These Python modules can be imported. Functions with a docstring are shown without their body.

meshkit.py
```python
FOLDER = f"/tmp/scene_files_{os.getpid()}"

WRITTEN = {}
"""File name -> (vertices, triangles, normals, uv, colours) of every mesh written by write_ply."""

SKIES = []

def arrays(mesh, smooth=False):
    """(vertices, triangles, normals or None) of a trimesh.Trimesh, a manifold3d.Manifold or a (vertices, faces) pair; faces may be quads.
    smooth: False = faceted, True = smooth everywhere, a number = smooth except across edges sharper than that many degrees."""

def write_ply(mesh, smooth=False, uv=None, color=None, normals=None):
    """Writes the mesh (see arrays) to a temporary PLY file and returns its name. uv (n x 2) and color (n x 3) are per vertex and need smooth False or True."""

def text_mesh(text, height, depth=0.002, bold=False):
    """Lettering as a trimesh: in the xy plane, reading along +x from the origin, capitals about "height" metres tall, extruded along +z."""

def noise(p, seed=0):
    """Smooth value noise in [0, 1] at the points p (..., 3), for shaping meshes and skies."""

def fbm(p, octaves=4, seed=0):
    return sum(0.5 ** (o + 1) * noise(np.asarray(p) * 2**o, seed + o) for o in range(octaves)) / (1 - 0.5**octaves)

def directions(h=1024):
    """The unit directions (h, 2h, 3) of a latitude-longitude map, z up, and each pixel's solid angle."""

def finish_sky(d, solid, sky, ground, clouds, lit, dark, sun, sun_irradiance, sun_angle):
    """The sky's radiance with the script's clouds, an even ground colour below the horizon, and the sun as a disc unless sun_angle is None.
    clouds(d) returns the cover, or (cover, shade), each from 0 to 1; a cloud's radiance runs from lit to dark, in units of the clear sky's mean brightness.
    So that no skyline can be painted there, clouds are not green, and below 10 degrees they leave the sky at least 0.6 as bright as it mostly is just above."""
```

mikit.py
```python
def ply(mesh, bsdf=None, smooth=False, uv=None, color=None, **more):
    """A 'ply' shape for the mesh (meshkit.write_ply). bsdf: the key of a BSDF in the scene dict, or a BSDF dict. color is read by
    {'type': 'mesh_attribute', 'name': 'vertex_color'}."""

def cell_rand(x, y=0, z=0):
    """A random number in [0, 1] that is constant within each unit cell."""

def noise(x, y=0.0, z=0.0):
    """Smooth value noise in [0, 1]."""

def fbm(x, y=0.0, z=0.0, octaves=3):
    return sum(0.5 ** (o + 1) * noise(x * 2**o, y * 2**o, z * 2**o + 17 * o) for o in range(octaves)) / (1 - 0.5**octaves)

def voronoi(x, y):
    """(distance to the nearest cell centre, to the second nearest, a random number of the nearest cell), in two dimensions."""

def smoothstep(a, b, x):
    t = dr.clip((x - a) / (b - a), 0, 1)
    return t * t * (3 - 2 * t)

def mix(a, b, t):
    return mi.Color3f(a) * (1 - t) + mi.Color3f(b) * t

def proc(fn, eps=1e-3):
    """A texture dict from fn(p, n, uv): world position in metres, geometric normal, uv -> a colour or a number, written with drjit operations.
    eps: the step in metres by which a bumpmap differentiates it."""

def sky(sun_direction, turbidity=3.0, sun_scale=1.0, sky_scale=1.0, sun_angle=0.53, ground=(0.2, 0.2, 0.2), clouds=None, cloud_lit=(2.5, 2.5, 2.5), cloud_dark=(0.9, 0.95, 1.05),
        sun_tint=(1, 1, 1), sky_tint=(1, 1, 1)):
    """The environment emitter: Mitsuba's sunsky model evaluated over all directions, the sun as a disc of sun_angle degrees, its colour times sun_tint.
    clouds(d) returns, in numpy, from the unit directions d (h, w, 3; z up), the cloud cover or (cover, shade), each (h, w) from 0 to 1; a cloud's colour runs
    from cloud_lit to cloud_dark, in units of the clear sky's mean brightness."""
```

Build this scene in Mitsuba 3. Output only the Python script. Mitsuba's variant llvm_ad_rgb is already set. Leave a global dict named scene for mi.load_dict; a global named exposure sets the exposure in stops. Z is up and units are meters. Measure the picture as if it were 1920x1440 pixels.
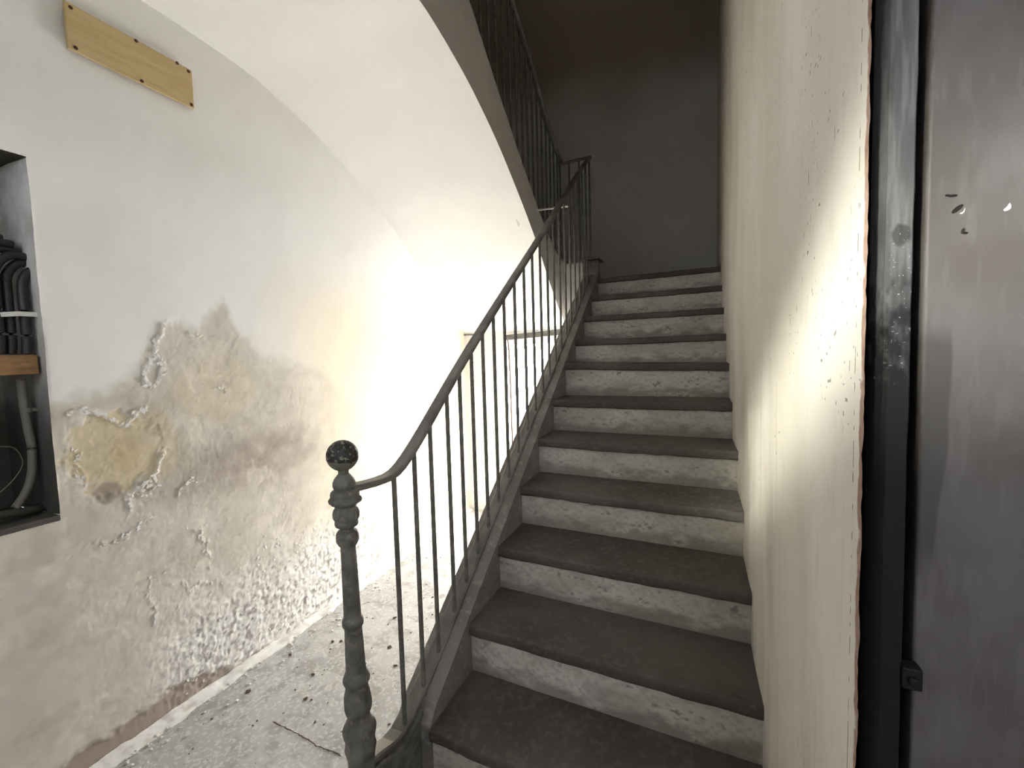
import math, random
import numpy as np
import trimesh
import manifold3d as m3
import shapely.geometry as sg
import drjit as dr
import mitsuba as mi
import mikit, meshkit
from mikit import proc, ply, mix, smoothstep, fbm, noise

# ------------------------------------------------------------------ camera, sky, daylight, exposure
F_PX, YAW, PITCH, ROLL, EYE = 842.4, 0.3893, 0.0630, -0.0279, 1.519
exposure = 0.2


def camera():
    cy, sy, cp, sp = math.cos(YAW), math.sin(YAW), math.cos(PITCH), math.sin(PITCH)
    f = np.array([-sy * cp, cy * cp, -sp])
    r0 = np.array([cy, sy, 0.0])
    u0 = np.cross(r0, f)
    c, s = math.cos(ROLL), math.sin(ROLL)
    r, u = c * r0 + s * u0, -s * r0 + c * u0
    m = np.eye(4)
    m[:3, 0], m[:3, 1], m[:3, 2], m[:3, 3] = -r, u, f, (0, 0, EYE)
    return {'type': 'perspective', 'fov_axis': 'x', 'fov': math.degrees(2 * math.atan(960 / F_PX)),
            'near_clip': 0.01, 'far_clip': 100.0, 'to_world': mi.ScalarTransform4f(m.tolist())}


DOOR_LIGHT = [20.2, 20.2, 19.8]      # daylight in the glazed door at the end of the passage
SKY_LIGHT, SUN_LIGHT = 105.0, 11.5       # hazy sky and veiled sun, seen through the opening over the street door behind the camera

scene = {'type': 'scene', 'camera': camera(),
         'sky': mikit.sky((-1.0, -1.38, 0.66), sun_scale=SUN_LIGHT, sun_angle=8.0, sun_tint=(0.68, 0.92, 1.36), sky_scale=SKY_LIGHT, ground=(0.15, 0.15, 0.15), clouds=lambda d: np.ones(d.shape[:2]), cloud_lit=(1.0, 1.08, 1.2))}
labels = {}
random.seed(7)
RNG = np.random.default_rng(7)

# ------------------------------------------------------------------ measures (metres, floor z = 0)
XL, XR = -2.10, 0.1675               # left wall of the passage, right wall of the stairs
Y_END = 3.92                         # end wall of the passage
Y_FAR = 4.72                         # far wall of the landing
Y_BACK = -0.85                       # entrance wall behind the camera
RISE, RUN, Y3, SKEW = 0.175, 0.2679, 1.362, -0.065
X_IN, X_OUT, X_BAL = -0.752, -0.872, -0.812
X_UP = -1.05                         # face of the upper flight


def nose_y(k):
    return Y3 + RUN * (k - 3)


def nose_line(y):
    return 0.525 + RISE / RUN * (y - Y3)


# ------------------------------------------------------------------ helpers
def bsdf(key, **d):
    scene[key] = d


def rgb(*v):
    return {'type': 'rgb', 'value': list(v)}


def add(key, mesh, mat, smooth=False, label=None, cat=None, group=None, kind=None, **more):
    assert key not in scene, key
    scene[key] = ply(mesh, mat, smooth=smooth, **more)
    tag(key, label, cat, group, kind)
    return key


def tag(key, label=None, cat=None, group=None, kind=None):
    d = {k: v for k, v in (('label', label), ('category', cat), ('group', group), ('kind', kind)) if v}
    if d:
        labels.setdefault(key, {}).update(d)


def num(base, i):
    return base if i == 0 else f'{base}_{i:03d}'


def cat_mesh(*ms):
    return trimesh.util.concatenate(list(ms))


def box(x0, x1, y0, y1, z0, z1):
    b = trimesh.creation.box(extents=(x1 - x0, y1 - y0, z1 - z0))
    b.apply_translation(((x0 + x1) / 2, (y0 + y1) / 2, (z0 + z1) / 2))
    return b


def rbox(x0, x1, y0, y1, z0, z1, r=0.004, n=12):
    r = min(r, (x1 - x0) / 2.01, (y1 - y0) / 2.01, (z1 - z0) / 2.01)
    s = m3.Manifold.sphere(r, n)
    parts = [s.translate((x, y, z)) for x in (x0 + r, x1 - r) for y in (y0 + r, y1 - r) for z in (z0 + r, z1 - r)]
    m = m3.Manifold.batch_hull(parts).to_mesh()
    return trimesh.Trimesh(m.vert_properties[:, :3], m.tri_verts, process=False)


def grid(us, vs, fn):
    """A sheet of quads: fn(U, V) -> (..., 3)."""
    U, V = np.meshgrid(us, vs, indexing='ij')
    P = fn(U, V).reshape(-1, 3)
    i, j = np.meshgrid(np.arange(len(us) - 1), np.arange(len(vs) - 1), indexing='ij')
    a = (i * len(vs) + j).ravel()
    q = np.stack([a, a + len(vs), a + len(vs) + 1, a + 1], -1)
    return P, q, U, V


def tri(P, q):
    return trimesh.Trimesh(P, np.vstack([q[:, [0, 1, 2]], q[:, [0, 2, 3]]]), process=False)


def tube(points, r, n=10, cap=True, section=None, up=(0, 0, 1)):
    """A swept tube through points; r a radius or one per point; section (k,2) replaces the circle (side, up)."""
    P = np.asarray(points, float)
    r = np.broadcast_to(np.asarray(r, float), (len(P),))
    if section is None:
        t = np.linspace(0, 2 * np.pi, n, endpoint=False)
        section = np.stack([np.cos(t), np.sin(t)], -1)
    section = np.asarray(section, float)
    n = len(section)
    T = np.gradient(P, axis=0)
    T /= np.linalg.norm(T, axis=1, keepdims=True)
    rings = []
    up = np.asarray(up, float)
    for p, t, rr in zip(P, T, r):
        s = np.cross(t, up)
        if np.linalg.norm(s) < 1e-3:
            s = np.cross(t, (0.0, 1.0, 0.0))
        s /= np.linalg.norm(s)
        w = np.cross(s, t)
        rings.append(p + rr * (section[:, :1] * s + section[:, 1:] * w))
    V = np.concatenate(rings)
    f = []
    m = len(P)
    for i in range(m - 1):
        for j in range(n):
            a, b = i * n + j, i * n + (j + 1) % n
            f += [(a, b, b + n), (a, b + n, a + n)]
    if cap:
        V = np.vstack([V, P[0], P[-1]])
        for j in range(n):
            f += [(m * n, (j + 1) % n, j), (m * n + 1, (m - 1) * n + j, (m - 1) * n + (j + 1) % n)]
    f = np.array(f)
    mesh = trimesh.Trimesh(V, f, process=False)
    if mesh.volume < 0:
        mesh.invert()
    return mesh


def spline(pts, n):
    from scipy.interpolate import PchipInterpolator
    pts = np.asarray(pts, float)
    d = np.r_[0, np.cumsum(np.linalg.norm(np.diff(pts, axis=0), axis=1))]
    s = np.linspace(0, d[-1], n)
    return np.stack([PchipInterpolator(d, pts[:, k])(s) for k in range(pts.shape[1])], -1)


def lathe(prof, seg=40, flute=None):
    """prof: (r, z) list from bottom to top, round the z axis; flute(theta, z) multiplies r."""
    prof = np.asarray(prof, float)
    th = np.linspace(0, 2 * np.pi, seg, endpoint=False)
    R = np.repeat(prof[:, :1], seg, 1)
    if flute is not None:
        R = R * flute(th[None, :], prof[:, 1:2])
    V = np.stack([R * np.cos(th), R * np.sin(th), np.repeat(prof[:, 1:2], seg, 1)], -1).reshape(-1, 3)
    f = []
    for i in range(len(prof) - 1):
        for j in range(seg):
            a, b = i * seg + j, i * seg + (j + 1) % seg
            f += [(a, b, b + seg), (a, b + seg, a + seg)]
    n0 = len(V)
    V = np.vstack([V, [0, 0, prof[0, 1]], [0, 0, prof[-1, 1]]])
    m = len(prof)
    for j in range(seg):
        f += [(n0, (j + 1) % seg, j), (n0 + 1, (m - 1) * seg + j, (m - 1) * seg + (j + 1) % seg)]
    return trimesh.Trimesh(V, np.array(f), process=False)


def prism_x(poly, x0, x1):
    """A (y, z) polygon extruded from x0 to x1."""
    g = sg.Polygon(poly)
    m = trimesh.creation.extrude_polygon(g, x1 - x0, engine='earcut')
    v = np.array(m.vertices)
    m.vertices = np.stack([v[:, 2] + x0, v[:, 0], v[:, 1]], -1)
    m.fix_normals()
    return m


def sst(a, b, x):
    t = np.clip((x - a) / (b - a), 0, 1)
    return t * t * (3 - 2 * t)


def nfbm(y, z, s, seed, o=4):
    return meshkit.fbm(np.stack([y * s, z * s, 0 * y + 3.7 * seed], -1), octaves=o, seed=seed)


# ------------------------------------------------------------------ materials
def plaster_fn(base, dark, scale=3.0, streak=0.0):
    def fn(p, n, uv):
        a = fbm(p.x * scale, p.y * scale, p.z * scale, 4)
        b = fbm(p.x * 40 + 5, p.y * 40, p.z * 12, 3)
        t = smoothstep(0.3, 0.75, a) * 0.7 + (b - 0.5) * 0.35
        return mix(base, dark, dr.clip(t, 0, 1))
    return fn


bsdf('mat_wall_left', type='twosided', bsdf={'type': 'diffuse', 'reflectance': {'type': 'mesh_attribute', 'name': 'vertex_color'}})
bsdf('mat_vault', type='twosided', bsdf={'type': 'diffuse', 'reflectance': proc(plaster_fn((0.80, 0.79, 0.765), (0.75, 0.735, 0.70), 1.6))})
bsdf('mat_plain_plaster', type='twosided', bsdf={'type': 'diffuse', 'reflectance': proc(plaster_fn((0.66, 0.64, 0.61), (0.55, 0.53, 0.50), 1.3))})
bsdf('mat_far_plaster', type='twosided', bsdf={'type': 'diffuse', 'reflectance': proc(plaster_fn((0.76, 0.77, 0.78), (0.66, 0.65, 0.64), 1.3))})


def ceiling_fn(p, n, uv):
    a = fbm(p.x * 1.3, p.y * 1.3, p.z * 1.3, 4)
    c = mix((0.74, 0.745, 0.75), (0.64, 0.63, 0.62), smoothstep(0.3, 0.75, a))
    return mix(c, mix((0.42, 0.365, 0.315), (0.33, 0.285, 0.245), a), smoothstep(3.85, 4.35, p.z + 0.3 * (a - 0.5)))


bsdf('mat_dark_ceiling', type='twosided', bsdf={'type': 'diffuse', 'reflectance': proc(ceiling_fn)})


def wall_right_fn(p, n, uv):
    a = fbm(p.y * 3.0, p.z * 1.4, 2.0, 4)
    streak = fbm(p.y * 26.0, p.z * 1.6, 7.0, 3)
    fine = fbm(p.y * 60.0, p.z * 22.0, 1.0, 3)
    c = mix((0.78, 0.75, 0.69), (0.70, 0.66, 0.585), smoothstep(0.3, 0.7, a))
    c = mix(c, (0.56, 0.52, 0.45), smoothstep(0.58, 0.85, streak) * 0.5 * smoothstep(1.5, 1.0, p.z - 0.2 * p.y))
    c = mix(c, (0.60, 0.56, 0.49), smoothstep(0.55, 0.8, fine) * 0.22)
    grime = fbm(p.y * 5.0 - p.z * 1.2, p.z * 1.1 + p.y * 1.5, 5.0, 4)
    c = mix(c, (0.50, 0.465, 0.395), smoothstep(0.32, 0.72, grime) * smoothstep(1.55, 0.95, p.z - 0.12 * p.y) * 0.75)
    # small dark pits
    pit = smoothstep(0.90, 0.94, noise(p.y * 150.0, p.z * 110.0, 3.0)) * smoothstep(0.66, 0.80, noise(p.y * 7, p.z * 6, 9.0))
    c = mix(c, (0.16, 0.13, 0.11), pit * 0.7)
    # row of nail pricks beside the arris
    d = dr.abs(p.y - 0.618 - 0.003 * fbm(p.z * 9, 0, 0, 2))
    row = smoothstep(0.0016, 0.0006, d) * smoothstep(0.55, 0.68, noise(p.z * 120.0, 4.0, 1.0))
    c = mix(c, (0.20, 0.15, 0.12), row * 0.85)
    # broken, red brown arris
    e = 0.5990 + 0.009 * (fbm(p.z * 45.0, 3.0, 0.0, 4) - 0.45)
    arris = smoothstep(e + 0.0025, e - 0.0015, p.y)
    brick = mix((0.20, 0.105, 0.07), (0.42, 0.30, 0.24), fbm(p.x * 200, p.y * 200, p.z * 90, 3))
    return mix(c, brick, arris * 0.95)


bsdf('mat_wall_right', type='twosided', bsdf={'type': 'diffuse', 'reflectance': proc(wall_right_fn)})


def floor_fn(p, n, uv):
    a = fbm(p.x * 2.2, p.y * 2.2, 0.3, 4)
    b = fbm(p.x * 16, p.y * 16, 2.0, 4)
    g = fbm(p.x * 90, p.y * 90, 1.0, 3)
    c = mix((0.55, 0.54, 0.53), (0.41, 0.40, 0.39), smoothstep(0.3, 0.75, a))
    c = mix(c, (0.33, 0.318, 0.30), smoothstep(0.45, 0.75, b) * 0.7)
    c = mix(c, (0.68, 0.67, 0.66), smoothstep(0.50, 0.75, g) * 0.6)
    return c


bsdf('mat_floor', type='twosided', bsdf={'type': 'diffuse', 'reflectance': proc(floor_fn)})


def tread_fn(p, n, uv):
    a = fbm(p.x * 4, p.y * 4, p.z * 4, 4)
    g = fbm(p.x * 70, p.y * 70, p.z * 70, 3)
    c = mix((0.100, 0.088, 0.079), (0.064, 0.056, 0.050), smoothstep(0.3, 0.7, a))
    return mix(c, (0.135, 0.121, 0.108), smoothstep(0.45, 0.8, g) * 0.4)


def riser_fn(p, n, uv):
    a = fbm(p.x * 5, p.y * 3, p.z * 9, 4)
    g = fbm(p.x * 75, p.y * 75, p.z * 75, 4)
    h = fbm(p.x * 17, p.y * 9, p.z * 30, 4)
    q = (p.z - 0.033) / 0.175
    f = q - dr.floor(q)
    c = mix((0.58, 0.555, 0.50), (0.44, 0.41, 0.36), smoothstep(0.3, 0.7, a))
    c = mix(c, (0.30, 0.275, 0.24), smoothstep(0.40, 0.75, g) * 0.45)
    scuff = smoothstep(0.45, 0.04, f + (h - 0.5) * 0.8)
    c = mix(c, (0.185, 0.163, 0.140), scuff * 0.7)
    return mix(c, (0.13, 0.115, 0.10), smoothstep(0.60, 0.72, h) * smoothstep(0.45, 0.65, g) * 0.6)


def stringer_fn(p, n, uv):
    a = fbm(p.x * 6, p.y * 6, p.z * 6, 4)
    g = fbm(p.x * 50, p.y * 50, p.z * 50, 3)
    c = mix((0.215, 0.20, 0.186), (0.145, 0.134, 0.123), smoothstep(0.3, 0.7, a))
    return mix(c, (0.34, 0.32, 0.29), smoothstep(0.55, 0.75, g) * 0.4)


bsdf('mat_tread', type='twosided', bsdf={'type': 'principled', 'base_color': proc(tread_fn), 'roughness': 0.7, 'specular': 0.25})
bsdf('mat_riser', type='twosided', bsdf={'type': 'diffuse', 'reflectance': proc(riser_fn)})
bsdf('mat_stringer', type='twosided', bsdf={'type': 'principled', 'base_color': proc(stringer_fn), 'roughness': 0.6, 'specular': 0.3})


def iron_fn(p, n, uv):
    a = fbm(p.x * 30, p.y * 30, p.z * 30, 4)
    c = mix((0.135, 0.135, 0.120), (0.085, 0.085, 0.076), smoothstep(0.3, 0.7, a))
    return mix(c, (0.21, 0.185, 0.15), smoothstep(0.60, 0.75, fbm(p.x * 90, p.y * 90, p.z * 60, 3)) * 0.6)


def finial_fn(p, n, uv):
    a = fbm(p.x * 60 + 9, p.y * 60, p.z * 75, 4)
    c = mix((0.125, 0.125, 0.095), (0.20, 0.19, 0.145), smoothstep(0.4, 0.75, a))
    n2 = fbm(p.x * 110, p.y * 110 + 4, p.z * 130, 4)
    bare = smoothstep(0.36, 0.43, n2) * smoothstep(1.266, 1.276, p.z + 0.05 * (a - 0.5))
    return mix(c, (0.022, 0.02, 0.02), bare)


def rail_fn(p, n, uv):
    a = fbm(p.x * 20, p.y * 12, p.z * 12, 4)
    return mix((0.165, 0.155, 0.142), (0.098, 0.092, 0.084), smoothstep(0.3, 0.7, a))


bsdf('mat_iron', type='twosided', bsdf={'type': 'principled', 'base_color': proc(iron_fn), 'roughness': 0.5, 'specular': 0.4})
bsdf('mat_finial', type='twosided', bsdf={'type': 'principled', 'base_color': proc(finial_fn), 'roughness': 0.5, 'specular': 0.4})
bsdf('mat_rail', type='twosided', bsdf={'type': 'principled', 'base_color': proc(rail_fn), 'roughness': 0.45, 'specular': 0.45})
bsdf('mat_pale_iron', type='twosided', bsdf={'type': 'diffuse', 'reflectance': rgb(0.7, 0.68, 0.62)})


def board_fn(p, n, uv):
    a = fbm(p.y * 8, p.z * 60, 3.0, 4)
    return mix((0.52, 0.40, 0.225), (0.475, 0.355, 0.19), smoothstep(0.3, 0.7, a))


bsdf('mat_board', type='twosided', bsdf={'type': 'diffuse', 'reflectance': proc(board_fn)})
bsdf('mat_rust', type='twosided', bsdf={'type': 'diffuse', 'reflectance': rgb(0.09, 0.05, 0.035)})
bsdf('mat_black_rubber', type='twosided', bsdf={'type': 'principled', 'base_color': rgb(0.022, 0.022, 0.026), 'roughness': 0.45, 'specular': 0.4})
bsdf('mat_white_strap', type='twosided', bsdf={'type': 'diffuse', 'reflectance': rgb(0.8, 0.8, 0.78)})
bsdf('mat_grey_pipe', type='twosided', bsdf={'type': 'principled', 'base_color': rgb(0.155, 0.15, 0.132), 'roughness': 0.5, 'specular': 0.4})
bsdf('mat_dark_pipe', type='twosided', bsdf={'type': 'principled', 'base_color': rgb(0.05, 0.052, 0.047), 'roughness': 0.5, 'specular': 0.4})


def block_fn(p, n, uv):
    a = fbm(p.y * 20, p.z * 90, p.x * 20, 4)
    return mix((0.33, 0.20, 0.105), (0.22, 0.13, 0.07), smoothstep(0.3, 0.7, a))


bsdf('mat_block', type='twosided', bsdf={'type': 'diffuse', 'reflectance': proc(block_fn)})


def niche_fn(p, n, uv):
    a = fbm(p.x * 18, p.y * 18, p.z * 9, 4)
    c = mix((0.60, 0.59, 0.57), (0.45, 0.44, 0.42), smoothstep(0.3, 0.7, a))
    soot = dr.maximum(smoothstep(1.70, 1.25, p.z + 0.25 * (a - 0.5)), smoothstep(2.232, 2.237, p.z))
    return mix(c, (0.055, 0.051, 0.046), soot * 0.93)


bsdf('mat_niche', type='twosided', bsdf={'type': 'diffuse', 'reflectance': proc(niche_fn)})


def leaf_fn(p, n, uv):
    a = fbm(p.x * 14, p.y * 14, p.z * 10, 4)
    g = fbm(p.x * 160, p.y * 30, p.z * 22, 3)
    c = mix((0.088, 0.080, 0.079), (0.064, 0.055, 0.051), smoothstep(0.3, 0.7, a))
    c = mix(c, (0.11, 0.10, 0.098), smoothstep(0.5, 0.75, g) * 0.3)
    # long stain of old varnish along the lock side
    ed = 0.238 + 0.012 * (fbm(p.z * 9, 1.0, 2.0, 3) - 0.5) + 0.006 * dr.sin(p.z * 14)
    st = smoothstep(ed + 0.0016, ed - 0.0016, p.x) * smoothstep(1.545, 1.515, p.z) * smoothstep(1.26, 1.31, p.z)
    return mix(c, (0.042, 0.038, 0.035), st * 0.8)


bsdf('mat_door_leaf', type='twosided', bsdf={'type': 'principled', 'base_color': proc(leaf_fn), 'roughness': 0.55, 'specular': 0.3})


def frame_fn(p, n, uv):
    a = fbm(p.x * 220, p.y * 60, p.z * 14, 4)
    b = fbm(p.x * 150, p.y * 60, p.z * 60, 3)
    c = mix((0.10, 0.102, 0.104), (0.055, 0.057, 0.058), smoothstep(0.3, 0.7, a))
    soot = smoothstep(1.66, 1.48, p.z + 0.22 * (b - 0.5))
    c = mix(c, (0.010, 0.010, 0.010), soot * smoothstep(0.38, 0.55, b + 0.55 * soot - 0.2))
    ring = dr.sqrt(dr.square((p.x - 0.1965) / 0.0085) + dr.square((p.z - 1.632) / 0.0125)) + 0.9 * (b - 0.5)
    c = mix(c, (0.02, 0.02, 0.02), smoothstep(1.1, 0.7, ring) * 0.75)
    chip = smoothstep(0.84, 0.90, 0.93 * noise(p.x * 620, p.z * 420, 5.0)) * smoothstep(1.66, 1.62, p.z) * smoothstep(1.45, 1.6, p.z)
    return mix(c, (0.40, 0.40, 0.40), chip * 0.8)


bsdf('mat_frame', type='twosided', bsdf={'type': 'principled', 'base_color': proc(frame_fn), 'roughness': 0.6, 'specular': 0.15})
bsdf('mat_black', type='twosided', bsdf={'type': 'diffuse', 'reflectance': rgb(0.012, 0.012, 0.012)})
bsdf('mat_hole', type='twosided', bsdf={'type': 'diffuse', 'reflectance': rgb(0.02, 0.018, 0.016)})
bsdf('mat_raw_wood', type='twosided', bsdf={'type': 'diffuse', 'reflectance': rgb(0.52, 0.49, 0.46)})
bsdf('mat_crumb', type='twosided', bsdf={'type': 'diffuse', 'reflectance': rgb(0.11, 0.085, 0.065)})
bsdf('mat_crumb_pale', type='twosided', bsdf={'type': 'diffuse', 'reflectance': rgb(0.72, 0.70, 0.66)})
bsdf('mat_pane', type='diffuse', reflectance=rgb(0.5, 0.5, 0.5))


def fillet_fn(p, n, uv):
    a = fbm(p.x * 25, p.y * 25, p.z * 25, 4)
    return mix((0.84, 0.83, 0.81), (0.62, 0.60, 0.57), smoothstep(0.4, 0.75, a))


bsdf('mat_fillet', type='twosided', bsdf={'type': 'diffuse', 'reflectance': proc(fillet_fn)})

# ------------------------------------------------------------------ the left wall: weathered plaster, as relief
NY1, NZ0, NZ1, NY0, NX = 0.838, 0.998, 2.238, 0.42, -2.42      # the niche


def ell(y, z, cy, cz, ry, rz):
    return np.sqrt(((y - cy) / ry) ** 2 + ((z - cz) / rz) ** 2)


FLAKES = [  # raised, broken plaster lips: polyline in (y, z), height, width
    ([(0.885, 1.355), (0.93, 1.358), (0.965, 1.352), (0.995, 1.325), (1.03, 1.30), (1.055, 1.288), (1.08, 1.305), (1.10, 1.335), (1.13, 1.345)], 0.017, 0.010),
    ([(1.225, 1.70), (1.215, 1.655), (1.19, 1.615), (1.185, 1.57), (1.165, 1.53), (1.135, 1.50), (1.13, 1.455), (1.155, 1.43)], 0.013, 0.011),
    ([(1.185, 1.57), (1.205, 1.52), (1.20, 1.475), (1.165, 1.44)], 0.012, 0.012),
    ([(1.33, 1.655), (1.345, 1.638), (1.37, 1.65)], 0.012, 0.010),
    ([(1.045, 1.00), (1.08, 1.02), (1.12, 1.03), (1.15, 1.065), (1.165, 1.10), (1.19, 1.15)], 0.016, 0.011),
    ([(1.045, 1.00), (1.05, 0.96), (1.04, 0.93)], 0.012, 0.009),
    ([(1.08, 1.02), (1.09, 0.985), (1.12, 0.99), (1.15, 1.015)], 0.014, 0.010),
    ([(1.23, 0.95), (1.25, 0.985), (1.29, 1.005), (1.325, 0.99)], 0.010, 0.009),
    ([(0.87, 1.23), (0.905, 1.205), (0.895, 1.165), (0.915, 1.12), (0.92, 1.08)], 0.006, 0.006),
    ([(1.29, 0.775), (1.32, 0.755), (1.31, 0.715), (1.34, 0.695), (1.325, 0.66), (1.35, 0.615)], 0.010, 0.008),
    ([(0.93, 0.86), (0.97, 0.83), (1.03, 0.845), (1.08, 0.87), (1.13, 0.89)], 0.006, 0.008),
    ([(1.10, 0.64), (1.09, 0.56), (1.12, 0.50), (1.10, 0.44)], 0.007, 0.007),
    ([(1.42, 1.40), (1.46, 1.41), (1.475, 1.385)], 0.009, 0.009),
    ([(1.22, 0.56), (1.25, 0.50), (1.30, 0.53), (1.34, 0.50)], 0.008, 0.008),
]


def flake_field(y, z):
    h = np.zeros_like(y)
    wy = y + 0.030 * (nfbm(y, z, 35, 21, 4) - 0.5)
    wz = z + 0.030 * (nfbm(y, z, 35, 22, 4) - 0.5)
    for pts, amp, w in FLAKES:
        pts = np.array(pts)
        sel = (y > pts[:, 0].min() - 0.06) & (y < pts[:, 0].max() + 0.06) & (z > pts[:, 1].min() - 0.06) & (z < pts[:, 1].max() + 0.06)
        if not sel.any():
            continue
        p = np.stack([wy[sel], wz[sel]], -1)
        best = np.full(len(p), 9.0)
        side = np.zeros(len(p))
        for a, b in zip(pts[:-1], pts[1:]):
            ab = b - a
            t = np.clip(((p - a) @ ab) / (ab @ ab), 0, 1)
            d = p - a - t[:, None] * ab
            dd = np.linalg.norm(d, axis=1)
            sgn = np.sign(ab[0] * d[:, 1] - ab[1] * d[:, 0])
            upd = dd < best
            best, side = np.where(upd, dd, best), np.where(upd, sgn, side)
        prof = np.where(side > 0, np.exp(-(best / w) ** 2), np.exp(-(best / (0.30 * w)) ** 2))     # a gentle side and a steep one
        n = nfbm(p[:, 0], p[:, 1], 110, 23, 3)
        h[sel] += 0.55 * amp * prof * sst(0.32, 0.62, n)
    return h


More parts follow.
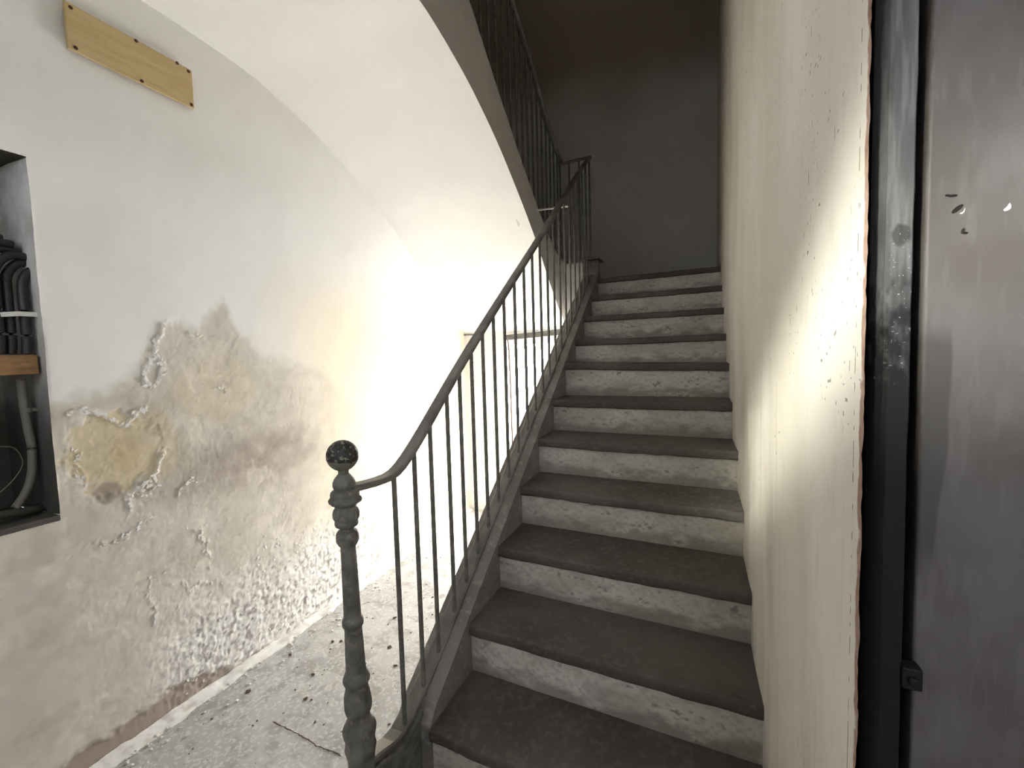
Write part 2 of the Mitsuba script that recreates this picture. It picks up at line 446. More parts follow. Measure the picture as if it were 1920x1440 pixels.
def wall_left_masks(y, z):
    w1 = (nfbm(y, z, 3.2, 1) - 0.5)
    w2 = (nfbm(y, z, 11.0, 2) - 0.5)
    w3 = (nfbm(y, z, 38.0, 3, 3) - 0.5)
    top = np.interp(y, [0.6, 0.95, 1.12, 1.2, 1.35, 1.45, 1.5, 1.56, 1.66, 2.1, 2.6], [1.36, 1.42, 1.50, 1.70, 1.68, 1.76, 1.80, 1.66, 1.55, 1.45, 1.0])
    stain = sst(0.05, -0.045, z - top + 0.10 * w2 + 0.10 * w1 + 0.05 * w3) * sst(2.55, 1.7, y + 0.5 * w1)
    yellow = sst(1.08, 0.94, ell(y, z, 1.02, 1.19, 0.15, 0.155) + 0.9 * w2 + 0.5 * w3)
    yellow2 = sst(1.15, 0.7, ell(y, z, 1.15, 1.19, 0.11, 0.16) + 0.8 * w2)
    olive = sst(1.1, 0.3, ell(y, z, 1.05, 1.17, 0.07, 0.10) + 0.5 * w2)
    dirt = sst(1.05, 0.4, ell(y, z, 1.62 , 1.03 + 0.05 * (y - 1.62), 0.50, 0.20) + 1.1 * w2 + 0.8 * w1)
    dirt2 = sst(1.05, 0.5, ell(y, z, 1.2, 1.08, 0.16, 0.22) + 1.0 * w2)
    blot = sst(1.15, 0.7, ell(y, z, 0.985, 1.035, 0.045, 0.042) + 0.7 * w2 + 0.4 * w3)
    low = sst(0.98, 0.80, z + 0.25 * w1 + 0.25 * w2) * sst(1.35, 1.0, y + 0.5 * w1)
    rough = sst(0.58, 0.18, z - 0.10 * sst(1.2, 2.2, y) + 0.35 * w1 + 0.25 * w2) * sst(0.95, 1.3, y) * sst(3.3, 2.2, y)
    patch = sst(1.1, 0.85, ell(y, z, 1.43, 1.40, 0.22, 0.16) + 0.8 * w2)
    strip = sst(0.03, -0.015, z - np.interp(y, [0.7, 0.82, 1.15, 1.32, 1.5], [0.05, 0.10, 0.105, 0.075, 0.0]) + 0.10 * w2 + 0.04 * w3)
    return dict(w1=w1, w2=w2, w3=w3, stain=stain, yellow=yellow, yellow2=yellow2, olive=olive, dirt=dirt, dirt2=dirt2, blot=blot, low=low, rough=rough, patch=patch, strip=strip)


def wall_left_height(y, z, m):
    h = 0.010 * m['w1'] + 0.003 * m['w2'] + 0.0012 * m['w3'] + 0.0020 * (nfbm(y, z, 90, 17, 2) - 0.5) * np.maximum(m['stain'], m['rough'])
    ridged = 1 - np.abs(2 * nfbm(y, z, 17, 5, 3) - 1)
    ridged2 = 1 - np.abs(2 * nfbm(y, z, 42, 6, 2) - 1)
    h += m['rough'] * (0.007 * (ridged - 0.7) + 0.006 * (ridged2 - 0.7) + 0.009 * (nfbm(y, z, 60, 18, 2) - 0.5))
    h += m['stain'] * 0.0020 * (ridged2 - 0.7) * sst(0.45, 0.65, nfbm(y, z, 5, 9, 3))
    isl = sst(0.56, 0.64, nfbm(y, z, 7.5, 8, 4))
    h -= m['stain'] * isl * 0.0012
    h -= 0.0035 * m['yellow']
    h -= 0.012 * m['strip']
    return h + flake_field(y, z)


def wall_left_color(y, z, m):
    def mx(c, d, t):
        return c * (1 - t[..., None]) + np.array(d) * t[..., None]
    c = np.ones(y.shape + (3,)) * np.array([0.80, 0.79, 0.772])
    c = mx(c, (0.72, 0.70, 0.665), sst(0.42, 0.65, nfbm(y, z, 2.0, 11)) * 0.6)
    c = mx(c, (0.78, 0.67, 0.48), sst(1.5, 2.3, y + 0.4 * m['w1']) * sst(2.3, 1.6, z) * 0.75)
    c = mx(c, (0.53, 0.49, 0.425), np.clip(m['stain'] * (0.80 + 0.6 * (m['w2'] + m['w1'])), 0, 1))
    c = mx(c, (0.60, 0.54, 0.42), m['patch'] * 0.6)
    c = mx(c, (0.60, 0.555, 0.52), m['low'] * 0.6)
    c = mx(c, (0.32, 0.275, 0.24), np.clip(m['dirt'] * (0.70 + 1.2 * m['w2']), 0, 0.9))
    c = mx(c, (0.43, 0.38, 0.32), np.clip(m['dirt2'] * (0.5 + 1.2 * m['w2']), 0, 0.9))
    c = mx(c, (0.60, 0.51, 0.355), np.maximum(m['yellow'] * 0.85, m['yellow2'] * 0.6))
    c = mx(c, (0.49, 0.39, 0.21), m['olive'] * 0.5)
    c = mx(c, (0.26, 0.215, 0.19), m['blot'] * 0.8)
    spots = sst(0.60, 0.72, nfbm(y, z, 14, 14, 3)) * m['stain']
    c = mx(c, (0.42, 0.36, 0.30), spots * 0.28)
    isl = sst(0.54, 0.66, nfbm(y, z, 7.5, 8, 4)) * m['stain']
    c = mx(c, (0.72, 0.675, 0.59), isl * 0.45)
    c = mx(c, (0.80, 0.79, 0.775), m['rough'] * 0.75)
    pits = sst(0.56, 0.66, nfbm(y, z, 52, 16, 3)) * m['rough']
    c = mx(c, (0.30, 0.275, 0.26), pits * 0.8)
    c = c * (1 + np.maximum(m['stain'], 0.5 * m['rough'])[..., None] * (0.22 * (nfbm(y, z, 26, 27, 4) - 0.5) + 0.32 * (nfbm(y, z, 6, 28, 3) - 0.5))[..., None])
    c = mx(c, (0.30, 0.235, 0.20), m['strip'] * 0.85)
    f = flake_field(y, z)
    c = mx(c, (0.78, 0.75, 0.70), sst(0.003, 0.008, f) * 0.6)
    return c


ys = np.unique(np.round(np.concatenate([np.arange(Y_BACK - 0.05, 0.40, 0.06), np.arange(0.42, 0.70, 0.02), np.arange(0.70, 0.84, 0.01), np.arange(0.845, 1.40, 0.0036), np.arange(1.40, 2.3, 0.005), np.arange(2.3, 4.0, 0.02), np.arange(4.0, 4.85, 0.06), [NY0, NY1]]), 5))
zs = np.unique(np.round(np.concatenate([np.arange(-0.02, 0.55, 0.005), np.arange(0.55, 1.72, 0.0038), np.arange(1.72, 1.9, 0.006), np.arange(1.9, 2.5, 0.02), np.arange(2.5, 5.7, 0.06), [NZ0, NZ1]]), 5))
Pw, qw, Uw, Vw = grid(ys, zs, lambda U, V: np.stack([0 * U, U, V], -1))
mm = wall_left_masks(Uw, Vw)
hh = wall_left_height(Uw, Vw, mm)
edge_niche = np.maximum(np.abs(Uw - (NY0 + NY1) / 2) / ((NY1 - NY0) / 2), np.abs(Vw - (NZ0 + NZ1) / 2) / ((NZ1 - NZ0) / 2))
hh = hh * sst(1.0, 1.04, edge_niche)
Pw[:, 0] = XL + hh.ravel()
# the niche's arris is uneven: shift the wall's vertices along it, and the niche's edge with them


def arris_shift(z):
    return 0.006 * (meshkit.fbm(np.stack([z * 9, z * 0, z * 0], -1), 3, 31) - 0.5)


near = np.abs(Uw.ravel() - NY1) < 1e-4
ins = (Vw.ravel() >= NZ0 - 1e-6) & (Vw.ravel() <= NZ1 + 1e-6)
Pw[near & ins, 1] += arris_shift(Vw.ravel()[near & ins])
cy_ = Uw.reshape(-1)[qw].mean(1)
cz_ = Vw.reshape(-1)[qw].mean(1)
keep = ~((cy_ > NY0) & (cy_ < NY1) & (cz_ > NZ0) & (cz_ < NZ1))
wl = tri(Pw, qw[keep])
wl.invert() if wl.face_normals[0][0] < 0 else None
add('wall_left', wl, 'mat_wall_left', smooth=True, color=wall_left_color(Uw, Vw, mm).reshape(-1, 3), kind='structure',
    label='left passage wall of stained, peeling white plaster with a cable niche')
# curled flakes of paint and plaster standing off the wall along the broken edges
fr_ = np.random.default_rng(17)
wall_x = lambda y, z: XL + float(wall_left_height(np.array([[y]]), np.array([[z]]), wall_left_masks(np.array([[y]]), np.array([[z]])))[0, 0])
chips = []


def chip(y, z, r, lift, ang):
    n = 9
    t = np.linspace(0, 2 * np.pi, n, endpoint=False)
    rad = r * (0.5 + 0.8 * fr_.random(n))
    a, b = rad * np.cos(t), 0.55 * rad * np.sin(t)
    bend = lambda u: lift * (0.25 + np.clip(u / r, -1, 1) ** 2 * np.sign(u) * 0.6 + 0.25)
    top = np.stack([bend(b), a, b], -1)
    V = np.vstack([top, top - [0.0011, 0, 0], [[bend(0.0), 0, 0]], [[bend(0.0) - 0.0011, 0, 0]]])
    f = []
    for j in range(n):
        k = (j + 1) % n
        f += [(2 * n, j, k), (2 * n + 1, n + k, n + j), (j, n + j, n + k), (j, n + k, k)]
    c, s_ = math.cos(ang), math.sin(ang)
    W = V.copy()
    W[:, 1], W[:, 2] = c * V[:, 1] - s_ * V[:, 2], s_ * V[:, 1] + c * V[:, 2]
    return trimesh.Trimesh(W + [wall_x(y, z) + 0.0015, y, z], np.array(f), process=False)


for pts, amp, w in FLAKES:
    pts = np.array(pts)
    for a, b in zip(pts[:-1], pts[1:]):
        L = np.linalg.norm(b - a)
        for q in range(max(1, int(L / 0.011))):
            p = a + (b - a) * fr_.random() + 0.006 * fr_.standard_normal(2)
            chips.append(chip(p[0], p[1], (0.004 + 0.007 * fr_.random() ** 1.5) * (0.7 + amp / 0.02), 0.2 * amp + 0.003 * fr_.random(), math.atan2(b[1] - a[1], b[0] - a[0]) + 0.6 * fr_.standard_normal()))
for q in range(420):
    y = 1.15 + 1.25 * fr_.random()
    z = 0.05 + (0.50 + 0.25 * (fr_.random() < 0.2)) * fr_.random()
    chips.append(chip(y, z, 0.003 + 0.007 * fr_.random() ** 2, 0.002 + 0.004 * fr_.random(), fr_.random() * 6.28))
add('wall_left__plaster_flakes', cat_mesh(*chips), 'mat_fillet', label='small curled flakes of plaster', kind='stuff')
# the niche: five inner faces, edge shared with the wall
zz = zs[(zs >= NZ0 - 1e-6) & (zs <= NZ1 + 1e-6)]
xs_ = np.linspace(XL, NX, 14)


def jamb(U, V):
    t = (XL - U) / (XL - NX)
    return np.stack([U, NY1 + arris_shift(V) * (1 - t) + 0.010 * (meshkit.fbm(np.stack([U * 9, V * 6, 0 * U], -1), 3, 33) - 0.5) * np.minimum(1, 4 * t), V], -1)


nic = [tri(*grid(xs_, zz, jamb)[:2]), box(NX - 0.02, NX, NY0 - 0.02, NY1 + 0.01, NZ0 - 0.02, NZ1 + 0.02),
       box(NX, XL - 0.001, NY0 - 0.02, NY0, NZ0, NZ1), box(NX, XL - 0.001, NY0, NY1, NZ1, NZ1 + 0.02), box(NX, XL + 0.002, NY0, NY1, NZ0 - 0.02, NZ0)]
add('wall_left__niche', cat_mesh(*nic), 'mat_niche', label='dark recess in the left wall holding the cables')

# ------------------------------------------------------------------ floor
fx = np.linspace(XL - 0.03, 1.2, 120)
fy = np.linspace(Y_BACK - 0.05, Y_END + 0.1, 170)
Pf, qf, _, _ = grid(fx, fy, lambda U, V: np.stack([U, V, 0.004 * (meshkit.fbm(np.stack([U * 3, V * 3, 0 * U], -1), 3, 41) - 0.5) + 0.003 * (meshkit.fbm(np.stack([U * 16, V * 16, 0 * U], -1), 3, 42) - 0.5)], -1))
fm = tri(Pf, qf)
add('floor', fm, 'mat_floor', smooth=True, kind='structure', label='pale worn concrete floor of the passage')
gr = [(-1.66, 1.275), (-1.56, 1.268), (-1.46, 1.262), (-1.38, 1.25), (-1.31, 1.252), (-1.26, 1.246)]
grp = spline([(a, b, 0.0025) for a, b in gr], 40)
grp[:, 1] += 0.0015 * RNG.standard_normal(40)
grp[:, 2] = 0.0028
add('floor__crack', tube(grp, np.r_[0.0005, 0.0012 + 0.0022 * RNG.random(38), 0.0005], 6, section=np.array([(1, 0), (0, 0.35), (-1, 0), (0, -0.35)])), 'mat_crumb', label='dark crack in the floor beside the newel post')
# mortar fillet along the foot of the left wall
by = np.arange(0.55, 3.9, 0.012)
bt = np.linspace(0, 1, 7)


def fillet(U, V):
    n = meshkit.fbm(np.stack([U * 14, V * 2, 0 * U], -1), 4, 51)
    w = 0.030 + 0.034 * n + 0.01 * sst(1.6, 0.9, U)
    hgt = 0.012 + 0.022 * n
    off = 0.004 + 0.0 * U
    x = XL + off + w * V - 0.012 * (1 - V)
    z = hgt * (1 - V) ** 0.7 * (1 - 0.35 * np.sin(np.pi * V)) + 0.004 * (meshkit.fbm(np.stack([U * 60, V * 6, 0 * U], -1), 2, 52) - 0.5) * np.sin(np.pi * V)
    return np.stack([x, U, np.maximum(z, -0.004)], -1)


bf = tri(*grid(by, bt, fillet)[:2])
bf.invert() if bf.face_normals[:, 2].mean() < 0 else None
add('baseboard_left', bf, 'mat_fillet', smooth=True, kind='structure', label='rough white mortar fillet along the foot of the left wall')

# ------------------------------------------------------------------ right wall with its broken arris
Y_ARR = 0.595
ry = np.concatenate([Y_ARR + 0.0045 * (1 - np.cos(np.linspace(0, np.pi / 2, 6)))[:0], np.arange(Y_ARR, 0.66, 0.0035), np.arange(0.66, 4.9, 0.03)])
rz = np.concatenate([np.arange(-0.02, 0.6, 0.03), np.arange(0.6, 2.6, 0.0085), np.arange(2.6, 5.6, 0.05)])


def wright(U, V):
    lo = meshkit.fbm(np.stack([U * 1.7, V * 1.2, 0 * U], -1), 3, 61) - 0.5
    mid = meshkit.fbm(np.stack([U * 9, V * 5, 0 * U], -1), 3, 62) - 0.5
    e = meshkit.fbm(np.stack([0 * U, V * 28, 0 * U], -1), 4, 63)
    e2 = meshkit.fbm(np.stack([0 * U, V * 90, 0 * U], -1), 3, 64)
    chip = np.maximum(0, 0.002 + 0.004 * (e - 0.4) + 0.004 * (e2 - 0.5) - (U - Y_ARR))          # bites out of the arris
    x = XR + 0.010 * lo * sst(0.6, 1.0, U) + 0.0012 * mid * sst(0.6, 0.75, U) + 0.7 * chip
    x = x + 0.021 * sst(2.9, 4.6, U)
    # flare of the plaster above the steps
    foot = sst(0.16, 0.0, V - nose_line(U) - 0.02) * sst(0.62, 1.2, U)
    return np.stack([x - 0.004 * foot, U, V], -1)


wr = tri(*grid(ry, rz, wright)[:2])
wr.invert() if wr.face_normals[:, 0].mean() > 0 else None
add('wall_right', wr, 'mat_wall_right', smooth=True, kind='structure', label='cream plastered wall along the right side of the stairs')

# ------------------------------------------------------------------ far wall, upper ceilings, end wall, entrance wall
add('wall_far', box(XL - 0.1, XR + 0.15, Y_FAR, Y_FAR + 0.1, 0.0, 5.7), 'mat_far_plaster', kind='structure', label='grey unlit wall behind the landing at the head of the stairs')
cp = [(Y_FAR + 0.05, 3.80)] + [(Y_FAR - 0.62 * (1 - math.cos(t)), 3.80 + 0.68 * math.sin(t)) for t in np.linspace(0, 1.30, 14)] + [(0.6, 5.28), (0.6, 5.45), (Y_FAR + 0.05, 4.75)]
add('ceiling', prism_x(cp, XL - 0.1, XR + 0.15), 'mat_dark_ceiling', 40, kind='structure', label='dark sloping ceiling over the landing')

# vault over the passage: a rampant arch, swept from the left wall to the face of the upper flight
ARC = [(3.93, 1.745), (3.75, 1.82), (3.51, 1.985), (3.25, 2.195), (3.03, 2.37), (2.74, 2.565), (2.35, 2.785), (2.0, 2.92), (1.67, 2.99), (1.3, 3.012), (0.5, 3.0), (-0.9, 3.0)]
arc = spline(ARC, 140)
vx = np.linspace(XL - 0.02, X_UP, 30)


def vault(U, V):
    k = V.astype(int)
    y, z = arc[k, 0], arc[k, 1]
    n = meshkit.fbm(np.stack([U * 2.5, y * 2.5, z * 2.5], -1), 3, 71) - 0.5
    n = n * sst(X_UP, X_UP - 0.1, U)
    return np.stack([U, y, z + 0.014 * n], -1)


va = tri(*grid(vx, np.arange(len(arc)).astype(float), vault)[:2])
va.invert() if va.face_normals[:, 2].mean() > 0 else None
add('ceiling_vault', va, 'mat_vault', smooth=True, kind='structure', label='white plastered rampant vault over the passage')

# end wall with the glazed door
DX0, DX1, DZ1 = -1.655, -0.90, 1.675
ew = box(XL - 0.02, X_OUT + 0.05, Y_END, Y_END + 0.14, -0.02, 2.05)
ew = trimesh.boolean.difference([ew, box(DX0, DX1, Y_END - 0.1, Y_END + 0.3, -0.1, DZ1)], engine='manifold')
add('wall_end', ew, 'mat_vault', kind='structure', label='white end wall of the passage around the bright door')
fr = trimesh.boolean.difference([box(DX0 - 0.004, DX1 + 0.004, Y_END + 0.07, Y_END + 0.11, 0, DZ1 + 0.004), box(DX0 + 0.035, DX1 - 0.035, Y_END, Y_END + 0.2, 0.05, DZ1 - 0.05)], engine='manifold')
add('door_2', fr, 'mat_pale_iron', kind='structure', label='frame of the glazed door at the end of the passage')
pane = box(DX0 + 0.03, DX1 - 0.03, Y_END + 0.085, Y_END + 0.095, 0.045, DZ1 - 0.045)
scene['door_2__glass_pane'] = ply(pane, 'mat_pane', emitter={'type': 'area', 'radiance': {'type': 'rgb', 'value': DOOR_LIGHT}})
tag('door_2__glass_pane', label='overexposed frosted glass filled with daylight')
bar = tube(np.array([(-1.645, 3.885, 1.688), (-1.4, 3.885, 1.70), (-1.14, 3.885, 1.715), (-0.9, 3.885, 1.725)]), 1.0, section=np.array([(-.012, -.024), (.012, -.024), (.012, .024), (-.012, .024)]))
add('door_2__lintel_bar', bar, 'mat_iron', label='grey flat bar across the head of the bright door')
wire = spline([(-1.655, 3.905, 1.69), (-1.628, 3.90, 1.66), (-1.622, 3.90, 1.55), (-1.615, 3.90, 1.2), (-1.612, 3.90, 0.75), (-1.605, 3.90, 0.1)], 40)
add('electric_cable', tube(wire, 0.0045, 6), 'mat_rust', True, label='thin brown cable hanging down the jamb of the bright end door', cat='cable')
ledge = [rbox(XL - 0.005, XL + 0.14, Y_END - 0.012, Y_END + 0.01, 1.728, 1.737, 0.003)]
add('trim_1', cat_mesh(*ledge), 'mat_rail', kind='structure', label='short dark ledge where the vault springs from the end wall')

# entrance wall behind the camera, with the open doorway to the street
eb = trimesh.boolean.difference([box(XL - 0.1, 1.25, Y_BACK - 0.15, Y_BACK, -0.02, 5.6), box(-1.95, -0.25, Y_BACK - 0.3, Y_BACK + 0.1, 2.20, 2.50), box(0.40, 1.10, Y_BACK - 0.3, Y_BACK + 0.1, 1.55, 2.50)], engine='manifold')
add('wall_back', eb, 'mat_plain_plaster', kind='structure', label='entrance wall behind the camera')
add('wall_side', box(1.15, 1.25, Y_BACK, 0.75, 0, 5.5), 'mat_plain_plaster', kind='structure', label='side wall beside the old door')
add('ceiling_entrance', cat_mesh(box(X_UP, 1.2, Y_BACK - 0.05, 0.7, 3.55, 3.75), box(XL - 0.05, X_UP, Y_BACK - 0.1, 0.8, 3.95, 4.05), box(X_UP - 0.02, X_UP, Y_BACK - 0.05, 0.95, 2.99, 5.5), box(XL - 0.1, 1.25, Y_BACK - 0.1, 0.80, 5.45, 5.6), box(XR + 0.02, 1.25, 0.5, 0.75, 2.7, 5.6)), 'mat_plain_plaster', kind='structure', label='plain ceiling over the entrance')

# ------------------------------------------------------------------ lower flight
R_ = np.random.default_rng(11)
TILT = {8: (0.026, 0.008)}


def stair_ribbon(prof, x0, x1, nx, seed, amp=0.003, skew=True, tl=0.0, tr=0.0):
    """A closed (y, z) profile swept along x, its ends skewed, and its edge worn."""
    prof = np.asarray(prof, float)
    n = len(prof)
    xs = np.linspace(x0, x1, nx)
    t = (xs - X_IN) / (XR - X_IN)
    wob = (meshkit.fbm(np.stack([xs * 6 + seed * 3.1, 0 * xs, 0 * xs], -1), 3, seed) - 0.5) * 2 * amp
    wob2 = (meshkit.fbm(np.stack([xs * 18 + seed, 0 * xs, 0 * xs], -1), 3, seed + 9) - 0.5) * 2 * amp
    front = prof[:, 0].min()
    fw = np.exp(-(prof[:, 0] - front) / 0.03)
    V = np.zeros((nx, n, 3))
    V[:, :, 0] = xs[:, None]
    V[:, :, 1] = prof[None, :, 0] + (SKEW * t)[:, None] + wob[:, None] * fw[None]
    V[:, :, 2] = prof[None, :, 1] + (tl * (1 - t) + tr * t)[:, None] + (wob2 - 0.5 * amp * np.exp(-((t - 0.5) / 0.3) ** 2))[:, None] * fw[None]
    V = V.reshape(-1, 3)
    f = []
    for i in range(nx - 1):
        for j in range(n):
            a, b = i * n + j, i * n + (j + 1) % n
            f += [(a, b, b + n), (a, b + n, a + n)]
    for i0, flip in ((0, False), ((nx - 1) * n, True)):
        for j in range(1, n - 1):
            f.append((i0, i0 + j + 1, i0 + j) if not flip else (i0, i0 + j, i0 + j + 1))
    m = trimesh.Trimesh(V, np.array(f), process=False)
    if m.volume < 0:
        m.invert()
    return m


LIP = 0.038                          # the treads are thick slabs; RISE * k is their lower edge
for k in range(1, 13):
    y, z = nose_y(k), k * RISE + LIP
    tl, tr = TILT.get(k, (0, 0))
    th, ov, dep = LIP + 0.003, 0.016, RUN + 0.03
    if k == 12:
        dep = 0.30
    if k == 1:
        dep = RUN + 0.05
    a = np.linspace(-np.pi / 2, np.pi / 2, 11)
    nose = [(y + 0.012 - 0.012 * math.copysign(abs(math.cos(t)) ** 0.6, math.cos(t)), z - th / 2 + th / 2 * math.copysign(abs(math.sin(t)) ** 0.8, math.sin(t))) for t in a]
    prof = nose + [(y + dep * f, z) for f in (0.1, 0.3, 0.6, 1.0)] + [(y + dep, z - th)]
    x0 = X_IN - 0.004 if k > 1 else -0.95
    add(num('staircase__tread', k - 1), stair_ribbon(prof, x0, XR + 0.004, 60, k, 0.0035, tl=tl, tr=tr), 'mat_tread', 35)
    yb = y + ov
    rp = [(yb, z - RISE - 0.03), (yb, z - RISE * 0.6), (yb + 0.001, z - th * 0.9), (yb + 0.03, z - th * 0.9), (yb + 0.03, z - RISE - 0.03)]
    add(num('staircase__riser', k - 1), stair_ribbon(rp, x0 + 0.002, XR + 0.003, 40, k + 40, 0.002, tl=tl, tr=tr), 'mat_riser', 35)
tag('staircase', label='straight flight of dark worn treads and white painted risers beside the cream wall', cat='staircase')
Y_S0, Y_S1 = 1.10, 3.88
HS = 0.058
st_top = [(Y_S0, nose_line(Y_S0) + HS - 0.02), (Y_S0 + 0.04, nose_line(Y_S0 + 0.04) + HS), (Y_S1 - 0.10, nose_line(Y_S1 - 0.10) + HS + 0.01), (Y_S1 - 0.05, 2.30), (Y_S1, 2.305)]
st_poly = st_top + [(Y_S1, 2.06)] + [(Y_S1 - 0.02, 1.90), (Y_S0 + 0.30, nose_line(Y_S0 + 0.3) - 0.26), (Y_S0, nose_line(Y_S0) - 0.26)]
sm = prism_x(st_poly, X_OUT, X_IN)
sm = sm.subdivide_to_size(0.07)
v = np.array(sm.vertices)
v[:, 0] += 0.004 * (meshkit.fbm(v * np.array([3, 5, 5]), 3, 81) - 0.5)
v[:, 2] += 0.006 * (meshkit.fbm(v * np.array([9, 5, 0]), 3, 82) - 0.5)
sm.vertices = v
add('staircase__stringer', sm, 'mat_stringer', 30)
add('staircase__side_wall', prism_x([(Y_S0 + 0.01, 0), (Y_S1 + 0.02, 0), (Y_S1 + 0.02, 1.95), (Y_S0 + 0.3, nose_line(Y_S0 + 0.3) - 0.2), (Y_S0 + 0.01, nose_line(Y_S0) - 0.2)], X_OUT + 0.01, X_IN - 0.01), 'mat_vault', label='white plaster under the stringer')
add('staircase__landing', cat_mesh(box(X_IN - 0.01, XR + 0.02, nose_y(12) + 0.1, Y_FAR + 0.02, 1.90, 2.137), box(XL - 0.02, X_IN, Y_S1, Y_FAR + 0.02, 1.90, 2.137)), 'mat_tread')
add('staircase__landing_curb', rbox(X_UP - 0.02, X_OUT + 0.03, Y_S1 - 0.012, Y_S1 + 0.10, 1.70, 2.305, 0.006), 'mat_vault', label='white plastered curb at the edge of the landing')
add('staircase__landing_cap', rbox(X_OUT - 0.005, X_IN + 0.012, Y_S1 - 0.09, Y_S1 + 0.105, 2.305, 2.322, 0.005), 'mat_rail', label='dark cap on the head of the stringer')

# ------------------------------------------------------------------ upper flight, rising over the vault towards the camera
UP_TOP = [(0.80, 4.31), (2.12, 3.32), (2.44, 3.07), (2.90, 2.74), (3.18, 2.555), (3.48, 2.40), (3.66, 2.33), (3.90, 2.31)]
up_curve = spline(UP_TOP, 60)
low = arc[(arc[:, 0] < 3.92) & (arc[:, 0] > 0.80)]
low = low[np.argsort(-low[:, 0])]
fp = [tuple(p) for p in up_curve] + [(3.90, 1.85)] + [(a, b + 0.002) for a, b in low] + [(0.80, 3.002)]
fa = prism_x(fp, X_UP - 0.09, X_UP)
add('staircase_001__stringer', fa, 'mat_plain_plaster', label='grey plastered side of the upper flight')
for k in range(11):
    y1, z = 3.72 - 0.262 * k, 2.10 + 0.178 * (k + 1)
    z += 0.035
    add(num('staircase_001__tread', k), rbox(XL - 0.01, X_UP - 0.085, y1 - 0.25, y1 + 0.008, z - 0.02, z, 0.006), 'mat_tread')
    add(num('staircase_001__riser', k), box(XL - 0.01, X_UP - 0.085, y1 - 0.02, y1, z - 0.10, z - 0.018), 'mat_riser')
tag('staircase_001', label='upper flight climbing back over the vaulted passage, seen from its grey side', cat='staircase')

# ------------------------------------------------------------------ lower railing
def at_newel(mesh):
    v = np.array(mesh.vertices)
    NZ = 1.25
    # the post leans a little forward
    v[:, 0] += X_BAL
    v[:, 1] += 0.878 - 0.018 * (v[:, 2] - 0.175) / NZ - 0.004
    mesh.vertices = v
    return mesh


def prof_spline(pr, n):
    p = np.array(pr, float)
    d = np.r_[0, np.cumsum(np.hypot(np.diff(p[:, 0]), np.diff(p[:, 1])))]
    s = np.linspace(0, d[-1], n)
    from scipy.interpolate import PchipInterpolator
    return np.stack([PchipInterpolator(d, p[:, 0])(s), PchipInterpolator(d, p[:, 1])(s)], -1)


base_p = [(0.046, 0.175), (0.046, 0.20), (0.040, 0.215), (0.037, 0.28), (0.035, 0.36), (0.034, 0.42), (0.0335, 0.46), (0.034, 0.485), (0.037, 0.50), (0.0385, 0.512), (0.036, 0.525), (0.0355, 0.535), (0.039, 0.548), (0.0405, 0.562), (0.038, 0.577), (0.030, 0.589), (0.0275, 0.597),
          (0.029, 0.607), (0.033, 0.622), (0.0345, 0.636), (0.033, 0.652), (0.029, 0.672), (0.0275, 0.683), (0.0305, 0.690), (0.0335, 0.700), (0.0305, 0.711), (0.0255, 0.722)]
shaft_p = [(0.0255, 0.722), (0.0245, 0.735), (0.0225, 0.80), (0.0215, 0.830), (0.0215, 0.838), (0.0255, 0.845), (0.0265, 0.853), (0.0255, 0.861), (0.0215, 0.868), (0.0205, 0.90), (0.0195, 0.97), (0.0183, 1.045), (0.0185, 1.052)]
cap_p = [(0.0185, 1.052), (0.024, 1.06), (0.0275, 1.070), (0.0275, 1.080), (0.024, 1.091), (0.0175, 1.097), (0.0185, 1.101), (0.0265, 1.106), (0.0285, 1.113), (0.0275, 1.119), (0.0295, 1.127), (0.0300, 1.136), (0.028, 1.146), (0.0255, 1.154), (0.0285, 1.160), (0.0375, 1.166), (0.0385, 1.171), (0.0365, 1.176), (0.0345, 1.180), (0.035, 1.186), (0.031, 1.195), (0.024, 1.199),
         (0.0265, 1.204), (0.0277, 1.212), (0.025, 1.222), (0.018, 1.232), (0.013, 1.238)]
ball = [(0.0125, 1.236), (0.0125, 1.2445)] + [(0.0385 * math.cos(t), 1.2835 + 0.0385 * math.sin(t)) for t in np.linspace(-1.20, 1.52, 26)] + [(0.0004, 1.322)]


def flute_base(t, z):
    m = sst(0.60, 0.615, z) * sst(0.68, 0.665, z) + sst(0.50, 0.515, z) * sst(0.59, 0.575, z)
    return 1 + 0.045 * m * np.cos(8 * t + 3 * (z > 0.6))


def flute_shaft(t, z):
    m = sst(0.74, 0.76, z) * sst(0.835, 0.825, z) + sst(0.87, 0.89, z) * sst(1.045, 1.03, z)
    return 1 + 0.02 * m * np.cos(10 * t)


def flute_cap(t, z):
    m = sst(1.118, 1.124, z) * sst(1.153, 1.147, z) + 0.6 * sst(1.162, 1.166, z) * sst(1.18, 1.176, z)
    return 1 + 0.075 * m * np.cos(8 * t + 1.0)


RAIL = 'stair_railing'
add(RAIL + '__newel_post', at_newel(lathe(prof_spline(shaft_p, 60), 60, flute_shaft)), 'mat_iron', 40)
add(RAIL + '__newel_post__pedestal', at_newel(lathe(prof_spline(base_p, 120), 64, flute_base)), 'mat_iron', 40)
add(RAIL + '__newel_post__capital', at_newel(lathe(prof_spline(cap_p, 120), 64, flute_cap)), 'mat_iron', 40)
fin = at_newel(lathe(ball, 40))
add(RAIL + '__newel_post__ball_finial', fin, 'mat_finial', True, label='round ball with chipped dark paint')

